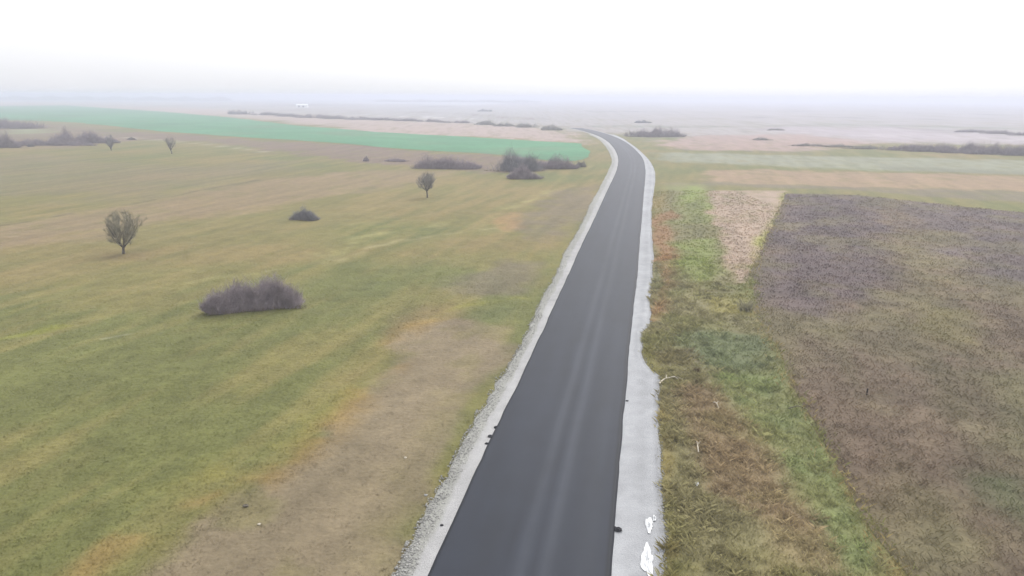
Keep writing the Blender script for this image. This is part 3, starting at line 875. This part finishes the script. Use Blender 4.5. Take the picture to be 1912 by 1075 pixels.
thicket(384, 538, 584, 509, 'big mauve-brown leafless thicket mound fringed with dry stems in the meadow', seed=21, n=5200, depth_ratio=.42, tilt=.2, fringe=420, peaks=[(-.55, .72, .55), (-.1, .92, .6), (.3, 1.0, .6), (.75, .85, .4)], uneven=(.84, 1.08))
thicket(541, 589, 412, 382, 'small dark grey peaked bush alone in the meadow', twig='twig_dark', seed=22, n=1900, depth_ratio=.5, peaks=[(.2, 1.0, .42), (-.45, .6, .4), (.6, .6, .35)], name='bush')
G = 'thickets along the scrub strip'
thicket(783, 893, 316, 284, 'long low dark thicket in the scrub strip, behind the rounded grey tree', twig='twig_mauve', seed=23, n=2600, depth_ratio=.4, group=G)
thicket(716, 762, 302, 294, 'flat reddish thicket at the end of the scrub strip', twig='twig_mauve', seed=24, n=900, depth_ratio=.5, group=G)
thicket(916, 1006, 321, 274, 'tall two-peaked dark thicket in the scrub strip below the green crop', twig='twig_dark', seed=25, n=3000, depth_ratio=.4, peaks=[(-.7, 1.0, .22), (-.1, .95, .3), (.5, .8, .5)], group=G)
thicket(950, 1004, 335, 303, 'dense dark thicket jutting into the meadow from the scrub strip', twig='twig_mauve', seed=26, n=2000, depth_ratio=.5, group=G)
thicket(982, 1066, 316, 286, 'dark thicket at the road end of the scrub strip', twig='twig_mauve', seed=27, n=2200, depth_ratio=.45, peaks=[(-.6, .9, .5), (.45, 1.0, .4)], group=G)
thicket(1072, 1094, 312, 300, 'little green-grey bush between scrub strip and road bend', twig='twig_grey', seed=28, n=700, name='bush')
thicket(679, 688, 301, 289, 'tiny upright shrub at the meadow end of the scrub strip', twig='twig_mauve', seed=29, n=300, name='bush')
G = 'thickets of the far scrub belt'
thicket(-60, 72, 240, 219, 'broad bluish thicket behind the scrub belt by the green crop', seed=31, n=2200, depth_ratio=.3, group=G)
thicket(88, 176, 268, 239, 'tall rounded thicket in the scrub belt beside the small dark tree', seed=32, n=2200, depth_ratio=.35, group=G)
thicket(-40, 22, 276, 243, 'tall dark thicket in the scrub belt, farthest from the road', seed=33, n=1800, depth_ratio=.4, group=G)
thicket(14, 104, 272, 255, 'low middle thicket of the scrub belt', seed=34, n=1800, depth_ratio=.35, group=G)
thicket(158, 216, 267, 252, 'low thicket in the scrub belt right behind the small dark tree', seed=35, n=1200, depth_ratio=.4, group=G)
thicket(100, 175, 272, 261, 'low trailing thicket in front of the tall rounded one in the scrub belt', seed=36, n=1200, depth_ratio=.3, group=G)
thicket(234, 250, 261, 254, 'tiny bush beside the pale track in front of the scrub', twig='twig_dark', seed=37, n=300, name='bush')
thicket(50, 62, 274, 266, 'tiny bush on the meadow in front of the scrub belt', twig='twig_dark', seed=38, n=250, name='bush')
G = 'bushes of the hedgerow beyond the pink stubble'
k = 0
hx = [(424,478,213.5,204),(470,522,215,208),(512,560,217.5,209.5),(552,606,220,211.5),(598,648,222,213),(640,694,223.5,215.5),(686,740,224.5,217),(732,786,226,219),(780,830,227.5,221),(826,880,229.5,223.5)]
for (a_, b_, by_, ty_) in hx:
    thicket(a_, b_, by_, ty_, {0: 'tallest end bush of the long grey hedgerow, farthest from the road', 9: 'last low bush of the long grey hedgerow, at its road end'}.get(k, 'grey bush in the run of the long hedgerow between pink stubble and hazy plain'), seed=40 + k, n=700, depth_ratio=.25, group=G, twig='twig_mauve', name='hedge_bush'); k += 1
thicket(893, 918, 208, 202, 'faint lone bush far out on the hazy plain behind the hedgerow', seed=60, n=400, name='bush', twig='twig_dark')
for j, (a_, b_, by_, ty_) in enumerate([(890,925,233,222),(925,960,236,225),(960,1000,238,226),(1012,1045,243,229)]):
    thicket(a_, b_, by_, ty_, 'pale leafless shrub at the stubble edge before the distant road bend', seed=62 + j, n=500, depth_ratio=.4, twig='twig_grey', name='shrub', group='pale shrubs at the stubble edge')
thicket(1176, 1268, 256, 232, 'long dark thicket right behind the road bend', seed=70, n=1800, depth_ratio=.35, peaks=[(-.5, .7, .5), (.4, 1.0, .5)])
thicket(1186, 1216, 229.5, 222.5, 'small dark bush out on the plain beyond the bend thicket', seed=71, n=600, name='bush', twig='twig_dark')
for j, (a_, b_, by_, ty_) in enumerate([(1650,1730,281,266),(1705,1785,283.5,265.5),(1760,1840,286,265.5),(1815,1900,288.5,266),(1875,1965,291,267),(1940,2060,296,269)]):
    thicket(a_, b_, by_, ty_, 'dark bluish bush of the hedgerow behind the green strip', seed=73 + j, n=1600, depth_ratio=.2, group='dark hedgerow behind the green strip', name='hedge_bush')
for j, (a_, b_, by_, ty_) in enumerate([(1480,1545,273,265.5),(1530,1600,275,267),(1585,1672,278.5,269)]):
    thicket(a_, b_, by_, ty_, 'low sparse bush trailing off from the dark hedgerow', seed=80 + j, n=600, depth_ratio=.2, group='low bushes trailing off the hedgerow', name='hedge_bush', twig='twig_grey')
for j, (a_, b_, by_, ty_) in enumerate([(1785,1850,247,239),(1835,1900,250,241),(1885,1950,253,243),(1935,2010,256,245)]):
    thicket(a_, b_, by_, ty_, 'faint bush of the farthest hedgerow on the hazy plain', seed=84 + j, n=700, depth_ratio=.2, group='farthest hedgerow', name='hedge_bush')
thicket(1405, 1440, 262, 254, 'small bush on the pink fallow strip beyond the road', seed=90, n=400, name='bush', twig='twig_grey')
thicket(1436, 1466, 243.5, 237.5, 'tiny pale bush behind the pink fallow strip', seed=91, n=350, name='bush', twig='twig_grey')
RNG = np.random.default_rng(404)

# far-off wood: one low hazy mass on the horizon
def wood(x0, x1, base_y, hpx, n, seed):
    rg = np.random.default_rng(seed)
    A = []; B = []
    for _ in range(n):
        px = rg.uniform(x0, x1)
        by = base_y(px) - rg.uniform(0, .8)
        q = P(px, by); dep = depth(px, by)
        hh = hpx * dep / F * rg.uniform(.5, 1.1) * (.7 + .5 * math.sin(px * .05) ** 2)
        A.append((q[0], q[1], -.2)); B.append((q[0] + rg.normal(0, 3), q[1] + rg.normal(0, 3), hh))
    return slivers(np.array(A), np.array(B), 9.0)
V, T = wood(-700, 430, lambda x: 186.5 + x * .005, 7.0, 3600, 5)
tag(mesh_obj('distant_wood', V, T, MAT['twig_dark']), 'low dark wood along the horizon beyond the green crop', 'wood', kind='stuff')
V, T = wood(700, 1010, lambda x: 186.5 + x * .005, 4.0, 1200, 6)
tag(mesh_obj('distant_wood', V, T, MAT['twig_grey']), 'faint wood on the horizon behind the pale strip of plain', 'wood', kind='stuff')

# ------------------------------------------------------------------ far white shed
def box(x0, x1, y0, y1, z0, z1):
    V = [(x0, y0, z0), (x1, y0, z0), (x1, y1, z0), (x0, y1, z0), (x0, y0, z1), (x1, y0, z1), (x1, y1, z1), (x0, y1, z1)]
    return V, [(0, 3, 2, 1), (4, 5, 6, 7), (0, 1, 5, 4), (1, 2, 6, 5), (2, 3, 7, 6), (3, 0, 4, 7)]
p = P(563, 200)
shed = thing('farm_shed', (p[0], p[1], 0), 'small white farm shed far out on the hazy plain', 'shed')
V, Fc = box(-7.5, 7.5, 0, 8, -.1, 2.8); mesh_obj('wall', V, Fc, MAT['whitewash'], parent=shed)
V = [(-8, -.4, 2.75), (8, -.4, 2.75), (8, 8.4, 2.75), (-8, 8.4, 2.75), (-8, 4, 4.4), (8, 4, 4.4)]
mesh_obj('roof', V, [(0, 1, 5, 4), (2, 3, 4, 5), (0, 4, 3), (1, 2, 5), (3, 2, 1, 0)], MAT['sheet_roof'], parent=shed)
for dx in (-4.5, 1.5):
    V, Fc = box(dx, dx + 2.2, -.05, .02, 0, 2.2); mesh_obj('door', V, Fc, MAT['door_dark'], parent=shed)

# ------------------------------------------------------------------ small things by the road
def rag(px, py, wpx, hpx, label, seed):
    """a crumpled scrap of plastic sheet with torn edges"""
    rg = np.random.default_rng(seed)
    p = P(px, py, .06); dep = depth(px, py)
    sx = wpx * dep / F / 2; sy = hpx * dep * dep / (F * H) / 2
    nr, na = 6, 26
    V = [(0, 0, .05)]; Fc = []
    edge = .85 + .22 * np.sin(np.arange(na) * .8 + seed) * rg.uniform(.3, 1, na) + rg.uniform(-.1, .1, na)
    for r in range(1, nr + 1):
        for k in range(na):
            a = 6.2832 * k / na; q = r / nr * edge[k]
            xx, yy = math.cos(a) * sx * q, math.sin(a) * sy * q
            zz = .012 + .05 * rg.uniform(0, 1) * (1 - .75 * (r / nr)) + .03 * abs(math.sin(xx * 9 + yy * 4 + seed))
            V.append((xx + yy * .15, yy, zz))
    for k in range(na):
        Fc.append((0, 1 + k, 1 + (k + 1) % na))
        for r in range(nr - 1):
            a = 1 + r * na; Fc.append((a + k, a + na + k, a + na + (k + 1) % na, a + (k + 1) % na))
    o = mesh_obj('plastic_sheet', V, Fc, MAT['plastic'])
    o.location = (p[0], p[1], .045)
    md_ = o.modifiers.new('thickness', 'SOLIDIFY'); md_.thickness = .004
    return tag(o, label, 'plastic')
rag(1209, 1045, 26, 66, 'large crumpled white plastic sheet on the pale gravel shoulder', 3)
rag(1212, 980, 16, 34, 'narrow torn white plastic scrap beyond the large sheet on the gravel', 5)
rag(1222, 968, 7, 14, 'tiny white plastic shred at the grass edge of the pale gravel', 8)
rag(1301, 903, 9, 9, 'small white plastic scrap lying in the verge grass', 11)

def lump(name, px, py, wpx, label, cat, mat, seed, z=.06, flat=.6):
    rg = np.random.default_rng(seed)
    p = P(px, py, z); dep = depth(px, py); s = wpx * dep / F / 2
    if z < .01: z = float(gz(p[:1], p[1:])[0])
    V = []; Fc = []; nr, na = 6, 10
    for r in range(nr + 1):
        th = math.pi * r / nr
        for k in range(na):
            a = 6.2832 * k / na; q = s * rg.uniform(.7, 1.15)
            V.append((math.cos(a) * math.sin(th) * q * 1.25, math.sin(a) * math.sin(th) * q, s * flat * (1 + math.cos(th)) * rg.uniform(.85, 1.1) - .02))
    for r in range(nr):
        for k in range(na):
            b = r * na; Fc.append((b + k, b + na + k, b + na + (k + 1) % na, b + (k + 1) % na))
    o = mesh_obj(name, V, Fc, MAT[mat]); o.location = (p[0], p[1], z)
    return tag(o, label, cat)
lump('asphalt_lump', 1154, 991, 13, 'black lump of asphalt on the pale gravel at the road edge', 'lump', 'lump', 1)
lump('asphalt_lump', 1147, 985, 6, 'smaller black asphalt crumb right beside the bigger lump', 'lump', 'lump', 2)
lump('asphalt_lump', 1171, 749, 5, 'tiny black asphalt crumb on the smooth gravel, alone along the road edge', 'lump', 'lump', 3)
lump('asphalt_lump', 825, 981, 6, 'black asphalt crumb on the rough two-toned gravel shoulder', 'lump', 'lump', 4)
for k, (a_, b_, w_) in enumerate([(927, 799, 8), (916, 816, 9), (909, 829, 7)]):
    lump('asphalt_lump', a_, b_, w_, 'dark asphalt spill bulging from the road edge onto the rough gravel', 'lump', 'lump', 6 + k).__setitem__('group', 'asphalt spills at the road edge')
lump('stone', 484, 979, 6, 'small white stone on the bare brown strip', 'stone', 'bleached', 12, 0.0)
lump('stone', 757, 856, 5, 'tiny pale stone on the brown strip near the rough gravel', 'stone', 'bleached', 13, 0.0)
lump('stone', 795, 925, 6, 'pale stone in the grass at the foot of the rough gravel', 'stone', 'stone', 14, 0.0)
lump('clod', 459, 946, 9, 'dark earth clod at the rusty rim of the brown strip', 'clod', 'bark', 15, 0.0)

def stick(name, pts, r, label, cat='branch', mat='bleached', forks=()):
    """a fallen branch: a tapered bent stem, side shoots as its parts"""
    w_ = PL(pts); p = w_[0]
    zz = gz(w_[:, 0], w_[:, 1])
    root = thing(name, (p[0], p[1], 0), label, cat)
    path = [(q[0] - p[0], q[1] - p[1], z_ + h_) for q, z_, h_ in zip(w_, zz, [.10 + .12 * math.sin(math.pi * i / (len(w_) - 1)) for i in range(len(w_))])]
    path = catmull(np.array(path), 3)
    V, Fc = tube(path, np.linspace(r, r * .4, len(path)), 6)
    mesh_obj('stem', V, Fc, MAT[mat], parent=root)
    for (i, pt) in forks:
        e = P(*pt) - p; s = path[i]
        V, Fc = tube([s, (np.array([*e, .25]) + s) / 2 + np.array([0, 0, .05]), np.array([*e, .2])], [r * .6, r * .45, r * .2], 5)
        mesh_obj('side_shoot', V, Fc, MAT[mat], parent=root)
    return root
stick('fallen_branch', [(1231, 719), (1240, 713), (1252, 711), (1262, 709), (1275, 713)], .045, 'bleached fallen branch lying across the gravel edge into the verge', forks=[(4, (1243, 706)), (7, (1268, 716))])
stick('fallen_branch', [(1304, 846), (1302, 838), (1300, 826)], .035, 'short bleached stick standing in the verge clumps near the plastic scrap', forks=[(3, (1308, 832))])
stick('fallen_branch', [(1330, 757), (1337, 762), (1342, 770)], .03, 'pale broken twig among the verge tussocks', forks=[(3, (1344, 758))])
stick('fallen_branch', [(1472, 766), (1490, 765), (1506, 768)], .03, 'dark twig lying where the verge meets the fallow field', mat='bark', forks=[(4, (1500, 762))])

# dark stake in the fallow field
p = P(1618, 738)
st_ = thing('stake', (p[0], p[1], 0), 'short dark wooden stake in the fallow field', 'stake')
V, Fc = tube([(0, 0, -.1), (.01, 0, .2), (.02, .01, .36)], [.045, .042, .036], 7); mesh_obj('shaft', V, Fc, MAT['post'], parent=st_)
V, Fc = tube([(.02, .01, .36), (.021, .01, .41)], [.052, .03], 7); mesh_obj('cap', V, Fc, MAT['post'], parent=st_)

def tussock(px, py, wpx, hpx, col, label, seed, n=110):
    global RNG
    RNG = np.random.default_rng(seed)
    p = P(px, py); dep = depth(px, py); r = wpx * dep / F / 2; h = hpx * dep / F
    a = RNG.uniform(0, 6.283, n); rr = np.sqrt(RNG.uniform(0, 1, n)) * r
    bx, by = np.cos(a) * rr, np.sin(a) * rr
    V, T, cc = blades(bx, by, np.zeros(n), h * RNG.uniform(.5, 1.1, n) * (1.1 - .5 * rr / r), RNG.uniform(.02, .05, n), .7, alb(col) * RNG.uniform(.7, 1.25, (n, 1)))
    o = mesh_obj('grass_tussock', V, T, MAT['grass'], cc)
    o.location = (p[0], p[1], float(gz(p[:1], p[1:])[0]))
    return tag(o, label, 'grass')
tussock(1392, 580, 24, 24, (226, 218, 176), 'pale straw tussock at the narrow corner of the fallow field', 1)
tussock(1300, 698, 13, 12, (168, 150, 110), 'dark brown tussock by the notch of the pale gravel', 2)
tussock(1304, 716, 10, 8, (164, 146, 106), 'small dark tussock beyond the bleached branch', 3)

# ------------------------------------------------------------------ the misty air
V, Fc = box(-9800, 9800, -700, 9900, -2, 19.5)
hz = mesh_obj('haze', V, Fc, bpy.data.materials.new('mist'))
m = hz.data.materials[0]; m.use_nodes = True
N = m.node_tree.nodes; N.clear()
o_ = N.new('ShaderNodeOutputMaterial'); pv = N.new('ShaderNodeVolumePrincipled')
pv.inputs['Color'].default_value = (.60, .63, .735, 1)
pv.inputs['Density'].default_value = .00105
pv.inputs['Anisotropy'].default_value = .2
m.node_tree.links.new(pv.outputs[0], o_.inputs['Volume'])
tag(hz, 'thin pale mist over the whole plain', 'haze', kind='stuff')
